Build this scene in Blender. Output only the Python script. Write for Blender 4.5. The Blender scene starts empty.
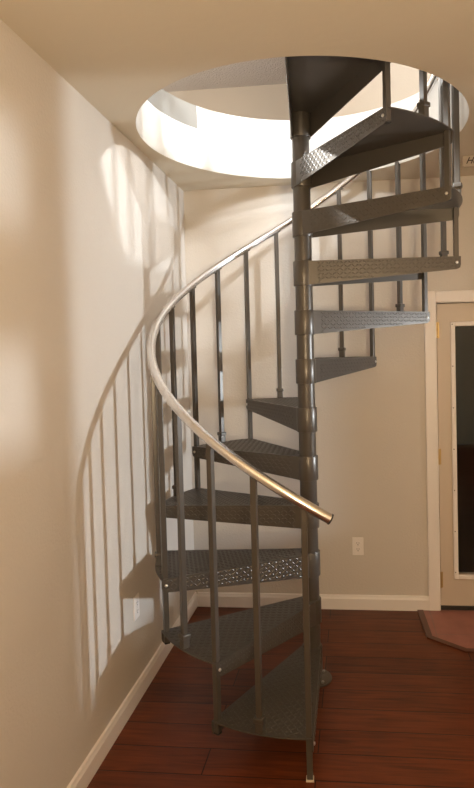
import bpy, bmesh, math, random
from mathutils import Vector, Matrix
R_ = math.radians
C = bpy.context.scene.collection
SC = bpy.context.scene

# ------------------------------------------------------------------ camera
F, CX, CY = 618.96, 288.09, 374.75
YAW, PITCH, ROLL = 0.1064, -0.0356, -0.0240
CAM = Vector((1.0818, -3.9804, 1.6712))
cd = bpy.data.cameras.new('camera'); cam = bpy.data.objects.new('camera', cd); C.objects.link(cam)
cd.sensor_fit = 'VERTICAL'; cd.sensor_height = 24; cd.lens = F * 24 / 788
cd.shift_x = (237 - CX) / 788; cd.shift_y = (CY - 394) / 788
cd.clip_start = 0.02
rt = Vector((math.cos(YAW), math.sin(YAW), 0)); fw = Vector((-math.sin(YAW), math.cos(YAW), 0)); up = Vector((0, 0, 1))
fw2 = fw * math.cos(PITCH) + up * math.sin(PITCH); up2 = up * math.cos(PITCH) - fw * math.sin(PITCH)
r3 = rt * math.cos(ROLL) + up2 * math.sin(ROLL); u3 = up2 * math.cos(ROLL) - rt * math.sin(ROLL)
M = Matrix((r3, u3, -fw2)).transposed().to_4x4(); M.translation = CAM
cam.matrix_world = M
SC.camera = cam

# ------------------------------------------------------------------ world, lights, exposure
w = bpy.data.worlds.new('night'); SC.world = w; w.use_nodes = True
w.node_tree.nodes['Background'].inputs[0].default_value = (0.35, 0.45, 0.4, 1)
w.node_tree.nodes['Background'].inputs[1].default_value = 0.02
SC.view_settings.view_transform = 'Standard'; SC.view_settings.look = 'None'
SC.view_settings.gamma = 1; SC.view_settings.exposure = 0.08; SC.view_settings.use_curve_mapping = False

def lamp(name, kind, loc, power, col, size=0.1, target=None, **kw):
    l = bpy.data.lights.new(name, kind); l.energy = power; l.color = col
    if kind == 'AREA':
        l.shape = 'DISK'; l.size = size
    else:
        l.shadow_soft_size = size
    for k, v in kw.items(): setattr(l, k, v)
    o = bpy.data.objects.new(name, l); C.objects.link(o); o.location = loc
    if target is not None:
        o.rotation_euler = (Vector(target) - Vector(loc)).to_track_quat('-Z', 'Y').to_euler()
    return o
# upstairs ceiling lamps shining through the stair opening, and two added fills
lamp('upstairs_lamp', 'POINT', (3.05, -2.75, 4.75), 560, (0.88, 0.95, 1.0), 0.09)
lamp('upstairs_front_fill', 'POINT', (0.60, -4.7, 4.15), 620, (0.88, 0.95, 1.0), 0.35)  # added fill brightening the top of the back wall, no known fixture
lamp('upstairs_left_lamp', 'SPOT', (-0.95, -1.35, 4.85), 7000, (0.88, 0.95, 1.0), 0.05, (1.02, -1.25, 2.70), spot_size=R_(13), spot_blend=0.8)
lamp('upstairs_back_fill', 'POINT', (-1.2, 2.2, 4.9), 130, (1.0, 0.97, 0.92), 0.15)  # added fill that brightens the upper storey behind its partition
# lamp in the adjoining room on the right, seen only by its light on the left wall
lamp('side_room_lamp', 'POINT', (5.2, -1.35, 1.35), 440, (0.80, 0.91, 1.0), 0.06)
# warm lamp of the room behind the camera, then an added upward ceiling fill
lamp('room_lamp', 'POINT', (1.7, -5.3, 2.0), 50, (1.0, 0.76, 0.50), 0.25)
lamp('ceiling_fill', 'AREA', (1.5, -4.9, 1.45), 78, (1.0, 0.79, 0.50), 0.35, (1.35, -4.2, 2.74))

# ------------------------------------------------------------------ materials
def mat(name, col, rough=0.6, metal=0.0, bump=None, spec=0.5, var=None, **kw):
    """bump=(scale, strength, distance[, detail]); var=(scale, amount) mild colour mottling"""
    m = bpy.data.materials.new(name); m.use_nodes = True
    nt = m.node_tree; b = nt.nodes['Principled BSDF']
    b.inputs['Base Color'].default_value = (*col, 1); b.inputs['Roughness'].default_value = rough
    b.inputs['Metallic'].default_value = metal; b.inputs['Specular IOR Level'].default_value = spec
    for k, v in kw.items(): b.inputs[k].default_value = v
    tc = nt.nodes.new('ShaderNodeTexCoord')
    if bump:
        n = nt.nodes.new('ShaderNodeTexNoise'); n.inputs['Scale'].default_value = bump[0]
        n.inputs['Detail'].default_value = bump[3] if len(bump) > 3 else 3
        nt.links.new(tc.outputs['Object'], n.inputs['Vector'])
        bp = nt.nodes.new('ShaderNodeBump'); bp.inputs['Strength'].default_value = bump[1]; bp.inputs['Distance'].default_value = bump[2]
        nt.links.new(n.outputs['Fac'], bp.inputs['Height']); nt.links.new(bp.outputs['Normal'], b.inputs['Normal'])
    if var:
        n = nt.nodes.new('ShaderNodeTexNoise'); n.inputs['Scale'].default_value = var[0]; n.inputs['Detail'].default_value = 4
        nt.links.new(tc.outputs['Object'], n.inputs['Vector'])
        mx = nt.nodes.new('ShaderNodeMix'); mx.data_type = 'RGBA'
        mx.inputs['A'].default_value = (*[c * (1 - var[1]) for c in col], 1); mx.inputs['B'].default_value = (*[min(1, c * (1 + var[1])) for c in col], 1)
        nt.links.new(n.outputs['Fac'], mx.inputs['Factor']); nt.links.new(mx.outputs['Result'], b.inputs['Base Color'])
    return m
WALL = (0.66, 0.60, 0.535)
m_wall = mat('painted_wall', WALL, 0.75, bump=(85, 0.45, 0.004, 4), var=(2.0, 0.02))
m_ceil = mat('ceiling_paint', (0.66, 0.58, 0.46), 0.85, bump=(28, 0.25, 0.004, 4), var=(1.2, 0.03))
m_upwall = mat('upstairs_wall_paint', (0.50, 0.42, 0.32), 0.8, bump=(60, 0.3, 0.003))
m_popcorn = mat('textured_ceiling', (0.75, 0.72, 0.66), 0.9, bump=(40, 1.0, 0.02, 6))
m_ring = mat('white_drywall_edge', (0.80, 0.77, 0.72), 0.7, bump=(14, 0.5, 0.006, 4))
m_ring_grey = mat('grey_ring_band', (0.30, 0.28, 0.25), 0.8, bump=(14, 0.5, 0.006, 4))
m_trim = mat('white_trim_paint', (0.86, 0.80, 0.76), 0.4, var=(3, 0.02))
m_door = mat('door_paint', (0.62, 0.52, 0.42), 0.45, var=(2, 0.02))
m_steel = mat('dark_grey_powder_coat', (0.092, 0.079, 0.066), 0.33, 0.3, bump=(220, 0.08, 0.001), var=(8, 0.06))
m_chrome = mat('brushed_aluminium', (0.86, 0.84, 0.82), 0.27, 1.0)
m_bolt = mat('zinc_bolt', (0.8, 0.78, 0.75), 0.3, 1.0)
m_rubber = mat('black_plastic', (0.02, 0.019, 0.018), 0.4)
m_pad = mat('cream_foot_pad', (0.7, 0.62, 0.5), 0.5)
m_brass = mat('brass', (0.50, 0.35, 0.16), 0.45, 1.0)
m_plate = mat('ivory_plastic', (0.88, 0.82, 0.78), 0.35)
m_slot = mat('outlet_slot', (0.03, 0.025, 0.02), 0.6)
m_plaque = mat('pale_plaque', (0.50, 0.42, 0.34), 0.6, var=(9, 0.04))
m_ink = mat('black_lettering', (0.03, 0.012, 0.01), 0.6)
m_dark = mat('dark_weather_strip', (0.02, 0.017, 0.015), 0.6)
m_glass = mat('door_glass', (0.9, 0.95, 0.92), 0.02, 0, **{'Transmission Weight': 1.0, 'IOR': 1.45})
m_yard = mat('dark_yard_ground', (0.05, 0.06, 0.04), 0.9, var=(3, .4))

def wood_material():
    m = bpy.data.materials.new('red_brown_floorboards'); m.use_nodes = True
    nt = m.node_tree; N = nt.nodes; L = nt.links; b = N['Principled BSDF']
    tc = N.new('ShaderNodeTexCoord')
    mp = N.new('ShaderNodeMapping'); mp.inputs['Location'].default_value = (0.33, -0.021, 0)
    br = N.new('ShaderNodeTexBrick'); br.offset = 0.37; br.offset_frequency = 2
    br.inputs['Scale'].default_value = 1; br.inputs['Brick Width'].default_value = 1.23; br.inputs['Row Height'].default_value = 0.165
    br.inputs['Mortar Size'].default_value = 0.0026; br.inputs['Mortar Smooth'].default_value = 0.3
    br.inputs['Color1'].default_value = (0, 0, 0, 1); br.inputs['Color2'].default_value = (1, 1, 1, 1); br.inputs['Mortar'].default_value = (0.5, .5, .5, 1)
    L.new(tc.outputs['Object'], mp.inputs[0]); L.new(mp.outputs[0], br.inputs['Vector'])
    gm = N.new('ShaderNodeMapping'); gm.inputs['Scale'].default_value = (1.6, 22, 1); L.new(tc.outputs['Object'], gm.inputs[0])
    g = N.new('ShaderNodeTexNoise'); g.inputs['Scale'].default_value = 2.2; g.inputs['Detail'].default_value = 8; g.inputs['Distortion'].default_value = 0.8
    L.new(gm.outputs[0], g.inputs['Vector'])
    g2 = N.new('ShaderNodeTexNoise'); g2.inputs['Scale'].default_value = 5; g2.inputs['Detail'].default_value = 5; L.new(tc.outputs['Object'], g2.inputs['Vector'])
    add = N.new('ShaderNodeMath'); add.operation = 'MULTIPLY_ADD'; L.new(br.outputs['Color'], add.inputs[0]); add.inputs[1].default_value = 0.22; L.new(g.outputs['Fac'], add.inputs[2])
    add2 = N.new('ShaderNodeMath'); add2.operation = 'MULTIPLY_ADD'; L.new(g2.outputs['Fac'], add2.inputs[0]); add2.inputs[1].default_value = 0.35; L.new(add.outputs[0], add2.inputs[2])
    cr = N.new('ShaderNodeValToRGB'); e = cr.color_ramp.elements
    e[0].position = 0.45; e[0].color = (0.048, 0.011, 0.0045, 1); e[1].position = 1.0; e[1].color = (0.175, 0.042, 0.013, 1)
    L.new(add2.outputs[0], cr.inputs[0])
    mx = N.new('ShaderNodeMix'); mx.data_type = 'RGBA'; L.new(br.outputs['Fac'], mx.inputs['Factor']); L.new(cr.outputs[0], mx.inputs['A']); mx.inputs['B'].default_value = (0.012, 0.004, 0.002, 1)
    L.new(mx.outputs['Result'], b.inputs['Base Color'])
    b.inputs['Roughness'].default_value = 0.42; b.inputs['Specular IOR Level'].default_value = 0.3
    inv = N.new('ShaderNodeMath'); inv.operation = 'SUBTRACT'; inv.inputs[0].default_value = 1; L.new(br.outputs['Fac'], inv.inputs[1])
    h = N.new('ShaderNodeMath'); h.operation = 'MULTIPLY_ADD'; L.new(g.outputs['Fac'], h.inputs[0]); h.inputs[1].default_value = 0.25; L.new(inv.outputs[0], h.inputs[2])
    bp = N.new('ShaderNodeBump'); bp.inputs['Strength'].default_value = 0.35; bp.inputs['Distance'].default_value = 0.003
    L.new(h.outputs[0], bp.inputs['Height']); L.new(bp.outputs['Normal'], b.inputs['Normal'])
    return m
m_wood = wood_material()
m_woodstrip = mat('dark_wood_strip', (0.10, 0.030, 0.015), 0.4, var=(12, 0.25))
def tile_material():
    m = bpy.data.materials.new('pink_terracotta_tile'); m.use_nodes = True
    nt = m.node_tree; N = nt.nodes; L = nt.links; b = N['Principled BSDF']
    tc = N.new('ShaderNodeTexCoord'); mp = N.new('ShaderNodeMapping'); mp.inputs['Location'].default_value = (0.12, 0.02, 0); L.new(tc.outputs['Object'], mp.inputs[0])
    br = N.new('ShaderNodeTexBrick'); br.offset = 0; br.inputs['Scale'].default_value = 1; br.inputs['Brick Width'].default_value = 0.33; br.inputs['Row Height'].default_value = 0.33
    br.inputs['Mortar Size'].default_value = 0.004; br.inputs['Color1'].default_value = (0.40, 0.16, 0.12, 1); br.inputs['Color2'].default_value = (0.35, 0.135, 0.10, 1); br.inputs['Mortar'].default_value = (0.30, 0.15, 0.12, 1)
    L.new(mp.outputs[0], br.inputs['Vector'])
    n = N.new('ShaderNodeTexNoise'); n.inputs['Scale'].default_value = 11; n.inputs['Detail'].default_value = 6; L.new(tc.outputs['Object'], n.inputs['Vector'])
    mx = N.new('ShaderNodeMix'); mx.data_type = 'RGBA'; mx.blend_type = 'MULTIPLY'; mx.inputs['Factor'].default_value = 0.5
    L.new(br.outputs['Color'], mx.inputs['A']); L.new(n.outputs['Color'], mx.inputs['B'])
    hs = N.new('ShaderNodeValToRGB'); hs.color_ramp.elements[0].position = 0.3; hs.color_ramp.elements[0].color = (.6, .6, .6, 1); hs.color_ramp.elements[1].position = 0.7; hs.color_ramp.elements[1].color = (1, 1, 1, 1)
    L.new(n.outputs['Fac'], hs.inputs[0]); L.new(hs.outputs[0], mx.inputs['B'])
    L.new(mx.outputs['Result'], b.inputs['Base Color']); b.inputs['Roughness'].default_value = 0.5
    return m
m_tile = tile_material()

# ------------------------------------------------------------------ helpers
def obj(name, bm, m, parent=None, smooth=False, recalc=True):
    if recalc: bmesh.ops.recalc_face_normals(bm, faces=bm.faces)
    me = bpy.data.meshes.new(name); bm.to_mesh(me); bm.free()
    for mm in (m if isinstance(m, (list, tuple)) else [m]): me.materials.append(mm)
    o = bpy.data.objects.new(name, me); C.objects.link(o)
    if smooth:
        for p in me.polygons: p.use_smooth = True
        try: me.set_sharp_from_angle(angle=R_(35))
        except Exception: pass
    if parent: o.parent = parent
    return o
def struct(name, bm, m, parent=None, smooth=False, recalc=True):
    o = obj(name, bm, m, parent, smooth, recalc)
    if not parent: o['kind'] = 'structure'
    return o
def empty(name, loc=(0, 0, 0)):
    o = bpy.data.objects.new(name, None); C.objects.link(o); o.location = loc; o.empty_display_size = 0.1
    return o
def tag(o, label, cat, group=None):
    o['label'] = label; o['category'] = cat
    if group: o['group'] = group
    return o
def box(bm, x0, x1, y0, y1, z0, z1, bev=0.0, mi=0):
    mtx = Matrix.Translation(((x0 + x1) / 2, (y0 + y1) / 2, (z0 + z1) / 2)) @ Matrix.Diagonal((x1 - x0, y1 - y0, z1 - z0, 1))
    r = bmesh.ops.create_cube(bm, size=1, matrix=mtx)
    fs = set(f for v in r['verts'] for f in v.link_faces)
    for f in fs: f.material_index = mi
    if bev:
        es = list(set(e for v in r['verts'] for e in v.link_edges))
        bmesh.ops.bevel(bm, geom=es, offset=bev, segments=2, profile=0.5, affect='EDGES', material=mi)
    return bm
def cyl(bm, r, z0, z1, x=0, y=0, n=40, bev=0.0):
    res = bmesh.ops.create_cone(bm, cap_ends=True, segments=n, radius1=r, radius2=r, depth=z1 - z0, matrix=Matrix.Translation((x, y, (z0 + z1) / 2)))
    if bev:
        es = [e for e in set(e for v in res['verts'] for e in v.link_edges) if abs(e.verts[0].co.z - e.verts[1].co.z) < 1e-6 and len(e.link_faces) == 2]
        bmesh.ops.bevel(bm, geom=es, offset=bev, segments=2, profile=0.5, affect='EDGES')
    return bm
def prism(bm, pts, z0, z1):
    a = [bm.verts.new((x, y, z0)) for x, y in pts]; b = [bm.verts.new((x, y, z1)) for x, y in pts]
    bm.faces.new(a[::-1]); bm.faces.new(b)
    n = len(pts)
    for i in range(n): bm.faces.new((a[i], a[(i + 1) % n], b[(i + 1) % n], b[i]))
    return bm
def sweep(bm, path, radius, n=20, cap=True):
    """round tube along a list of points"""
    rings = []
    for i, p in enumerate(path):
        t = (path[min(i + 1, len(path) - 1)] - path[max(i - 1, 0)]).normalized()
        s = t.cross(Vector((0, 0, 1))).normalized(); u = s.cross(t).normalized()
        rings.append([bm.verts.new(p + (s * math.cos(a) + u * math.sin(a)) * radius) for a in [2 * math.pi * j / n for j in range(n)]])
    for a, b in zip(rings, rings[1:]):
        for j in range(n): bm.faces.new((a[j], a[(j + 1) % n], b[(j + 1) % n], b[j]))
    if cap: bm.faces.new(rings[0][::-1]); bm.faces.new(rings[-1])
    return bm

# ------------------------------------------------------------------ room shell
H = 2.74; UP = 3.09
X0, X1, Y0, Y1 = 0.0, 6.2, -6.6, 0.0
T = 0.12
HX, HY, HR = 0.850, -0.930, 0.785
DX0, DX1, DH = 1.597, 2.515, 1.965          # door opening in the back wall

def slab_with_hole(x0, x1, y0, y1, z, flip):
    bm = bmesh.new(); n = 128
    c = [bm.verts.new((HX + HR * math.cos(2 * math.pi * i / n), HY + HR * math.sin(2 * math.pi * i / n), z)) for i in range(n)]
    q = [bm.verts.new(p) for p in ((x0, y0, z), (x1, y0, z), (x1, y1, z), (x0, y1, z))]
    es = [bm.edges.new((c[i], c[(i + 1) % n])) for i in range(n)] + [bm.edges.new((q[i], q[(i + 1) % 4])) for i in range(4)]
    bmesh.ops.triangle_fill(bm, use_beauty=True, edges=es)
    for f in bm.faces:
        f.normal_update()
        if (f.normal.z > 0) == flip: f.normal_flip()
    return bm
bm = bmesh.new(); box(bm, X0 - T, X1 + T, Y0 - T, Y1 + T, -0.1, 0); struct('floor', bm, m_wood)
struct('ceiling', slab_with_hole(X0 - T, X1 + T, Y0 - T, Y1 + T, H, True), m_ceil, recalc=False)
# back wall with the door opening
bm = bmesh.new()
box(bm, X0 - T, DX0, 0, T, 0, H); box(bm, DX1, X1 + T, 0, T, 0, H); box(bm, DX0, DX1, 0, T, DH, H)
struct('wall_back', bm, m_wall)
bm = bmesh.new(); box(bm, X0 - T, X0, Y0 - T, Y1, 0, H); struct('wall_left', bm, m_wall)
bm = bmesh.new(); box(bm, X1, X1 + T, Y0 - T, Y1, 0, H); struct('wall_right', bm, m_wall)
bm = bmesh.new(); box(bm, X0, X1, Y0 - T, Y0, 0, H); struct('wall_front', bm, m_wall)
# added unseen wall shaping the side lamp's light: opening, post and two slots
PXW = 3.2
bm = bmesh.new()
box(bm, PXW, PXW + .1, -0.72, 0, 0, H); box(bm, PXW, PXW + .1, -1.477, -0.72, 2.03, H); box(bm, PXW, PXW + .1, -1.477, -0.72, 0, 0.95)          # opening above a low block added to cut the lamp's light
box(bm, PXW, PXW + .1, -1.585, -1.477, 0, H)
box(bm, PXW, PXW + .1, -2.15, -1.585, 0, 1.36); box(bm, PXW, PXW + .1, -2.15, -1.585, 1.49, 1.625); box(bm, PXW, PXW + .1, -2.15, -1.585, 1.77, H)
box(bm, PXW, PXW + .1, Y0, -2.15, 0, H)
struct('light_mask_wall', bm, m_wall)

# the round stair opening: white drywall edge with a darker grey band high on its left side
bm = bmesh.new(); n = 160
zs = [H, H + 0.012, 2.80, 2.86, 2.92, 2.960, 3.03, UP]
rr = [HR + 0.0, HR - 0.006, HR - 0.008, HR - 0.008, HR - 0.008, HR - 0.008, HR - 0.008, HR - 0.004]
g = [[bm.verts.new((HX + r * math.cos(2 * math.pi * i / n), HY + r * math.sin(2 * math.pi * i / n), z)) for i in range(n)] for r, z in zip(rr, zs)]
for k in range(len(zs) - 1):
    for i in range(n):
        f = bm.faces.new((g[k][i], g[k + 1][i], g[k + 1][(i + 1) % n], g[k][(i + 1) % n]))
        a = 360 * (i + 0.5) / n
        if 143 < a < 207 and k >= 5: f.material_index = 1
struct('trim_1', bm, [m_ring, m_ring_grey], smooth=True)

# upper storey
UX0, UX1, UY0, UY1, UH = -3.0, 6.5, -6.6, 5.0, 5.53
struct('floor_upper', slab_with_hole(UX0, UX1, UY0, UY1, UP, False), m_wood, recalc=False)
bm = bmesh.new(); box(bm, UX0, UX1, UY0, UY1, UH, UH + .1); struct('ceiling_upper', bm, m_popcorn)
bm = bmesh.new(); box(bm, UX0 - T, UX0, UY0, UY1, UP, UH); struct('wall_upper_left', bm, m_upwall)
bm = bmesh.new(); box(bm, UX1, UX1 + T, UY0, UY1, UP, UH); struct('wall_upper_right', bm, m_upwall)
bm = bmesh.new(); box(bm, UX0, UX1, UY1, UY1 + T, UP, UH); struct('wall_upper_back', bm, m_upwall)
bm = bmesh.new(); box(bm, UX0, UX1, UY0 - T, UY0, UP, UH); struct('wall_upper_front', bm, m_upwall)
bm = bmesh.new(); box(bm, 0.64, UX1, 1.5, 1.5 + T, UP, UH); struct('wall_upper_partition', bm, m_upwall)

# baseboards: profile swept along the wall
def baseboard(name, pts, nrm, m=m_trim):
    prof = [(0.0, 0.0), (0.016, 0.0), (0.016, 0.070), (0.012, 0.078), (0.009, 0.090), (0.0, 0.094)]
    bm = bmesh.new(); a, b = pts
    va = [bm.verts.new((a[0] + nrm[0] * d, a[1] + nrm[1] * d, z)) for d, z in prof]
    vb = [bm.verts.new((b[0] + nrm[0] * d, b[1] + nrm[1] * d, z)) for d, z in prof]
    k = len(prof)
    for i in range(k): bm.faces.new((va[i], va[(i + 1) % k], vb[(i + 1) % k], vb[i]))
    bm.faces.new(va[::-1]); bm.faces.new(vb)
    return struct(name, bm, m)
CW = 0.070                                                # casing width
baseboard('baseboard_left', ((0, Y0), (0, -0.0)), (1, 0))
baseboard('baseboard_back', ((0.016, 0), (DX0 - CW, 0)), (0, -1))

# door casing
bm = bmesh.new()
box(bm, DX0 - CW, DX0, -0.018, 0, 0, DH + CW, 0.004); box(bm, DX1, DX1 + CW, -0.018, 0, 0, DH + CW, 0.004)
box(bm, DX0, DX1, -0.018, 0, DH, DH + CW, 0.004)
box(bm, DX0 - 0.001, DX0 + 0.004, -0.012, T, 0, DH); box(bm, DX1 - 0.004, DX1 + 0.001, -0.012, T, 0, DH); box(bm, DX0, DX1, -0.012, T, DH - 0.004, DH + .001)
struct('trim_2', bm, m_trim)
# the door: leaf with a big glazed light
door = empty('door_1', ((DX0 + DX1) / 2, 0.02, 0)); door['kind'] = 'structure'
def dpart(name, bm, m, parent=door, smooth=False):
    bmesh.ops.translate(bm, vec=Vector((-(DX0 + DX1) / 2, -0.02, 0)), verts=bm.verts)
    return obj(name, bm, m, parent, smooth)
GX0, GX1, GZ0, GZ1 = DX0 + 0.119, DX1 - 0.119, 0.235, 1.812
LY0, LY1 = 0.004, 0.048
bm = bmesh.new()
a0, a1 = DX0 + 0.009, DX1 - 0.009
box(bm, a0, GX0, LY0, LY1, 0.032, DH - 0.010); box(bm, GX1, a1, LY0, LY1, 0.032, DH - 0.010)
box(bm, GX0, GX1, LY0, LY1, 0.032, GZ0); box(bm, GX0, GX1, LY0, LY1, GZ1, DH - 0.010)
dpart('door_leaf', bm, m_door)
bm = bmesh.new(); fwid = 0.028
box(bm, GX0 - fwid, GX0, -0.010, 0.006, GZ0 - fwid, GZ1 + fwid, 0.004); box(bm, GX1, GX1 + fwid, -0.010, 0.006, GZ0 - fwid, GZ1 + fwid, 0.004)
box(bm, GX0, GX1, -0.010, 0.006, GZ0 - fwid, GZ0, 0.004); box(bm, GX0, GX1, -0.010, 0.006, GZ1, GZ1 + fwid, 0.004)
lf = dpart('glazing_frame', bm, m_trim)
bm = bmesh.new(); box(bm, GX0 - .002, GX1 + .002, 0.020, 0.026, GZ0 - .002, GZ1 + .002); dpart('glass_pane', bm, m_glass)
for z in [GZ1 + 0.012 - i * 0.262 for i in range(7)]:
    bm = bmesh.new(); bmesh.ops.create_uvsphere(bm, u_segments=10, v_segments=6, radius=0.0035, matrix=Matrix.Translation((GX0 - 0.018, -0.0105, z)))
    s = dpart('screw', bm, m_slot, lf)
for z in (0.20, 0.99, 1.79):
    bm = bmesh.new(); cyl(bm, 0.0065, z - 0.05, z + 0.05, DX0 + 0.006, -0.006, 12); box(bm, DX0 + .006, DX0 + .022, -0.002, 0.0045, z - .05, z + .05)
    dpart('hinge', bm, m_brass, smooth=True)
bm = bmesh.new(); box(bm, DX0 + 0.004, DX1 - 0.004, -0.004, 0.06, 0.0, 0.030); dpart('threshold', bm, m_dark)
bm = bmesh.new(); bmesh.ops.create_uvsphere(bm, u_segments=20, v_segments=12, radius=0.028, matrix=Matrix.Translation((DX1 - 0.07, -0.05, 0.95))); 
bmesh.ops.create_cone(bm, cap_ends=True, segments=20, radius1=0.012, radius2=0.012, depth=0.05, matrix=Matrix.Translation((DX1 - 0.07, -0.02, 0.95)) @ Matrix.Rotation(R_(90), 4, 'X'))
dpart('door_knob', bm, m_brass, smooth=True)
# dark yard outside
bm = bmesh.new(); box(bm, -2, 8, T + 0.01, 8, -0.25, -0.15); y = struct('ground', bm, m_yard)

# tiled landing pad before the door with its wooden border
OUT = [(1.452, -0.001), (1.470, -0.396), (1.66, -0.556), (2.46, -0.556), (2.65, -0.396), (2.67, -0.001)]
INN = [(1.489, -0.001), (1.503, -0.378), (1.672, -0.520), (2.448, -0.520), (2.617, -0.378), (2.633, -0.001)]
bm = bmesh.new(); prism(bm, INN, 0.0, 0.006); struct('floor_tile', bm, m_tile)
bm = bmesh.new()
n = len(OUT)
for i in range(n - 1):
    q = [OUT[i], OUT[i + 1], INN[i + 1], INN[i]]
    prism(bm, q, 0.0, 0.009)
struct('trim_3', bm, m_woodstrip)

# ------------------------------------------------------------------ spiral staircase
PX_, PY_ = 0.8404, -0.8764
TH0 = R_(-87.07); STEP = R_(30.16); RISE = 0.2433; Z0 = -0.068
RT, RB = 0.770, 0.750
stair = empty('spiral_staircase', (PX_, PY_, 0))
tag(stair, 'dark grey steel spiral staircase with diamond plate treads and shiny silver handrail', 'staircase')
def zt(k): return k * RISE + Z0
def ang(k): return TH0 - k * STEP
def zrail(k): return 1.090 + k * RISE

bm = bmesh.new(); cyl(bm, 0.0435, 0.006, 3.95, n=48, bev=0.004); obj('centre_pole', bm, m_steel, stair, True)
bm = bmesh.new(); cyl(bm, 0.098, 0.0, 0.010, n=48, bev=0.003); bp_ = obj('base_plate', bm, m_steel, stair, True)
for i in range(4):
    bm = bmesh.new(); a = R_(45 + 90 * i); cyl(bm, 0.008, 0.0095, 0.018, 0.076 * math.cos(a), 0.076 * math.sin(a), 6); obj('bolt', bm, m_bolt, bp_)
bm = bmesh.new(); cyl(bm, 0.052, 3.945, 3.975, n=40, bev=0.008); obj('pole_cap', bm, m_steel, stair, True)

HALF = STEP / 2 + R_(1.2)
HUBX, HUBY = 0.012, 0.0485
def lozenge(bm, o, u, v, nrm, L, W, Hh):
    """raised diamond bar: centre o, long axis u, short axis v"""
    b = [bm.verts.new(o + u * L), bm.verts.new(o + v * W), bm.verts.new(o - u * L), bm.verts.new(o - v * W)]
    t = [bm.verts.new(o + u * L * .45 + nrm * Hh), bm.verts.new(o - u * L * .45 + nrm * Hh)]
    for f in ((b[0], b[1], t[0]), (b[1], t[1], t[0]), (b[1], b[2], t[1]), (b[2], b[3], t[1]), (b[3], t[0], t[1]), (b[3], b[0], t[0])): bm.faces.new(f)
def tread_mesh():
    bm = bmesh.new()
    th = 0.005; na = 14
    arc = [(RT * math.cos(-HALF + 2 * HALF * i / na), RT * math.sin(-HALF + 2 * HALF * i / na)) for i in range(na + 1)]
    pts = [(HUBX, -HUBY)] + arc + [(HUBX, HUBY)]
    prism(bm, pts, -th, 0)
    for s in (-1, 1):
        a = Vector((HUBX, s * HUBY, 0)); b = Vector((RT * math.cos(HALF), s * RT * math.sin(HALF), 0))
        d = (b - a).normalized(); nr = Vector((-d.y, d.x, 0)) * s     # outward
        L = (b - a).length
        outl = [(0, -th), (0, -0.118), (L - 0.02, -0.062), (L - 0.004, -0.055), (L, -0.040), (L, -th)]
        v0 = [bm.verts.new(a + d * x + Vector((0, 0, z))) for x, z in outl]
        v1 = [bm.verts.new(a + d * x + Vector((0, 0, z)) - nr * th) for x, z in outl]
        bm.faces.new(v0); bm.faces.new(v1[::-1])
        for i in range(len(outl)):
            j = (i + 1) % len(outl); bm.faces.new((v0[i], v0[j], v1[j], v1[i]))
        # pattern on the outside of the flange
        P = 0.0185; i = 0; x = 0.055
        while x < L - 0.012:
            dep = 0.118 + (0.062 - 0.118) * x / L
            j = 0; z = -0.012
            while z > -dep + 0.008:
                dd = 1 if (i + j) % 2 else -1
                u = (d * 0.78 + Vector((0, 0, 1)) * 0.62 * dd).normalized(); v = (Vector((0, 0, 1)) * 0.78 - d * 0.62 * dd).normalized()
                lozenge(bm, a + d * x + Vector((0, 0, z)) + nr * 0.0001, u, v, nr, 0.0118, 0.0038, 0.0018)
                z -= P; j += 1
            x += P; i += 1
    # pattern on top
    P = 0.0205; i = 0; x = 0.085
    tanw = lambda x: HUBY + (RT * math.sin(HALF) - HUBY) * (x - HUBX) / (RT * math.cos(HALF) - HUBX)
    while x < RT - 0.008:
        wdt = tanw(x) - 0.012; n = int(wdt / P)
        for j in range(-n, n + 1):
            y = j * P
            if math.hypot(x, y) > RT - 0.014: continue
            dd = 1 if (i + j) % 2 else -1
            c, s = math.cos(R_(45)), math.sin(R_(45)) * dd
            lozenge(bm, Vector((x, y, 0.0001)), Vector((c, s, 0)), Vector((-s, c, 0)), Vector((0, 0, 1)), 0.0122, 0.0040, 0.0018)
        x += P; i += 1
    # fold line stiffener under the plate
    return bm
bm = tread_mesh()
me_t = bpy.data.meshes.new('tread'); bmesh.ops.recalc_face_normals(bm, faces=bm.faces); bm.to_mesh(me_t); bm.free(); me_t.materials.append(m_steel)
bm = bmesh.new(); cyl(bm, 0.0515, -0.120, 0.002, n=48, bev=0.002)
tmp = obj('hub', bm, m_steel, None, True); me_h = tmp.data; bpy.data.objects.remove(tmp)
bm = bmesh.new()
bmesh.ops.create_uvsphere(bm, u_segments=12, v_segments=8, radius=0.0075, matrix=Matrix.Diagonal((1, 0.6, 1, 1)))
tmp = obj('bolt', bm, m_bolt, None, True); me_b = tmp.data; bpy.data.objects.remove(tmp)
def inst(name, me, parent, loc=(0, 0, 0), rz=0.0):
    o = bpy.data.objects.new(name, me); C.objects.link(o); o.parent = parent; o.location = loc; o.rotation_euler = (0, 0, rz); return o
for k in range(1, 13):
    t = inst('tread', me_t, stair, (0, 0, zt(k)), ang(k - 0.5) + (R_(0.8) if k == 12 else 0))
    inst('hub', me_h, t)
    for s in (-1, 1):
        a = Vector((HUBX, s * HUBY, 0)); b = Vector((RT * math.cos(HALF), s * RT * math.sin(HALF), 0)); d = (b - a).normalized(); nr = Vector((-d.y, d.x, 0)) * s
        inst('bolt', me_b, t, b - d * 0.020 + nr * 0.003 + Vector((0, 0, -0.030)), math.atan2(d.y, d.x))

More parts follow.
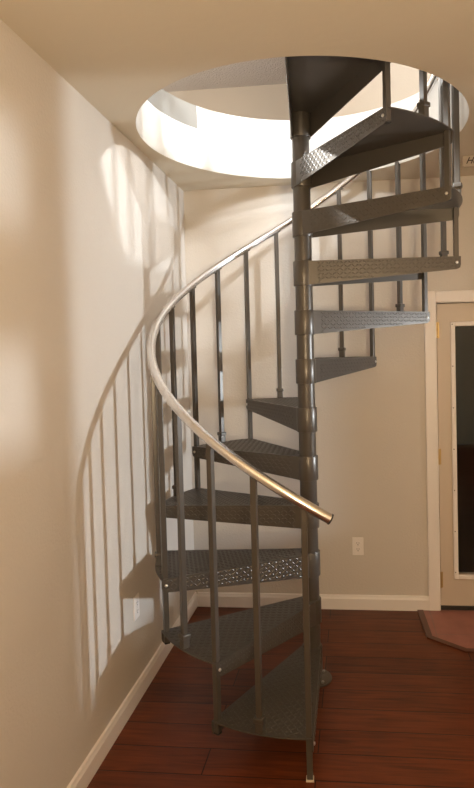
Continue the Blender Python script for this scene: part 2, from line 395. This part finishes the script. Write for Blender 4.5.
# balusters
def baluster(k, zb, kind):
    a = ang(k); x, y = RB * math.cos(a), RB * math.sin(a); zr = zrail(k) - 0.016
    bm = bmesh.new(); h = 0.0118
    box(bm, -h, h, -h, h, zb, zr, 0.002)
    o = inst('baluster', None, stair) if False else obj('baluster', bm, m_steel, stair)
    o.location = (x, y, 0); o.rotation_euler = (0, 0, a)
    bm = bmesh.new()                                       # saddle bracket under the handrail
    tx, tz = 1, -RISE / (STEP * RB); L = math.hypot(tx, tz); ux, uz = 1 / L, RISE / (STEP * RB) / L
    c = Vector((0, 0, zrail(k) - 0.0205))
    rot = Matrix.Rotation(math.atan2(RISE, STEP * RB), 4, 'X')
    box(bm, -0.009, 0.009, -0.032, 0.032, -0.003, 0.003, 0.001)
    # tangent of ascending direction is clockwise = local -y
    bmesh.ops.transform(bm, matrix=Matrix.Translation(c) @ Matrix.Rotation(-math.atan2(RISE, STEP * RB), 4, 'X'), verts=bm.verts)
    obj('rail_bracket', bm, m_steel, o)
    if kind == 'mid':
        bm = bmesh.new(); q = 0.0155; box(bm, -q, q, -q, q, zb, zb + 0.050, 0.002); q = 0.0205; box(bm, -q, q, -q, q, zb + 0.040, zb + 0.060, 0.004)
        obj('socket', bm, m_steel, o)
    elif kind == 'floor':
        bm = bmesh.new(); q = 0.0155; box(bm, -q, q, -q, q, 0.0, 0.008, 0.001); f = obj('foot_pad', bm, m_pad, o); f['label'] = 'pale cream foot pad'
    else:
        bm = bmesh.new(); q = 0.0122; box(bm, -q, q, -q, q, zb - 0.003, zb + 0.004, 0.001); f = obj('end_cap', bm, m_rubber, o); f['label'] = 'black plastic end cap'
    return o
baluster(0, 0.006, 'floor')
for k in range(1, 13):
    baluster(k - 0.5, zt(k), 'mid')
    baluster(k, zt(k) - 0.054, 'joint')

# handrail
bm = bmesh.new(); RR = 0.757
def railpt(k): return Vector((RR * math.cos(ang(k)), RR * math.sin(ang(k)), zrail(k)))
n = 150; ka, kb = -0.25, 12.3
sweep(bm, [railpt(ka + (kb - ka) * i / n) for i in range(n + 1)], 0.0205, 24)
rail = obj('handrail', bm, m_chrome, stair, True); rail['label'] = 'shiny silver round handrail'
for k0, k1 in ((ka - 0.009, ka + 0.003), (kb - 0.003, kb + 0.009)):
    bm = bmesh.new(); sweep(bm, [railpt(k0), railpt((k0 + k1) / 2), railpt(k1)], 0.0222, 24); f = obj('rail_end_cap', bm, m_rubber, rail, True); f['label'] = 'black end cap'

# ------------------------------------------------------------------ outlets
def outlet(loc, rz, label):
    o = empty('electrical_outlet', loc); o.rotation_euler = (0, 0, rz); tag(o, label, 'outlet')
    bm = bmesh.new(); box(bm, -0.036, 0.036, -0.006, 0, -0.058, 0.058, 0.003); obj('cover_plate', bm, m_plate, o)
    for s in (-1, 1):
        bm = bmesh.new(); cyl(bm, 0.0165, 0, 0.0025, n=24)
        bmesh.ops.transform(bm, matrix=Matrix.Translation((0, -0.0055, s * 0.0195)) @ Matrix.Rotation(R_(90), 4, 'X'), verts=bm.verts)
        r = obj('socket_face', bm, m_plate, o)
        bm = bmesh.new(); z = s * 0.0195
        box(bm, -0.0080, -0.0055, -0.0086, -0.0078, z - 0.001, z + 0.008); box(bm, 0.0055, 0.0080, -0.0086, -0.0078, z - 0.001, z + 0.007); box(bm, -0.0025, 0.0025, -0.0086, -0.0078, z - 0.011, z - 0.006)
        obj('slot', bm, m_slot, r)
    bm = bmesh.new(); bmesh.ops.create_uvsphere(bm, u_segments=10, v_segments=6, radius=0.003, matrix=Matrix.Translation((0, -0.006, 0))); obj('screw', bm, m_bolt, o)
outlet((1.084, 0, 0.412), 0, 'white double electrical outlet on the back wall between pole and door')
outlet((0, -1.10, 0.450), R_(90), 'ivory wall plate low on the left wall beside the lower steps')

# ------------------------------------------------------------------ small sign under the ceiling at the right
pq = empty('sign', (1.905, -0.42, 2.74)); tag(pq, 'small pale sign with black cursive lettering under the ceiling above the door', 'sign')
bm = bmesh.new(); box(bm, -0.20, 0.20, 0, 0.012, -0.062, -0.001, 0.002); obj('board', bm, m_plaque, pq)
cu = bpy.data.curves.new('lettering', 'FONT'); cu.body = 'Home'; cu.size = 0.050; cu.shear = 0.45; cu.extrude = 0.0008; cu.offset = 0.0006
to = bpy.data.objects.new('tmp', cu); C.objects.link(to); bpy.context.view_layer.update()
me = bpy.data.meshes.new_from_object(to.evaluated_get(bpy.context.evaluated_depsgraph_get())); bpy.data.objects.remove(to)
me.materials.clear(); me.materials.append(m_ink)
lt = bpy.data.objects.new('lettering', me); C.objects.link(lt); lt.parent = pq; lt.location = (-0.185, -0.0009, -0.045); lt.rotation_euler = (R_(90), 0, 0)
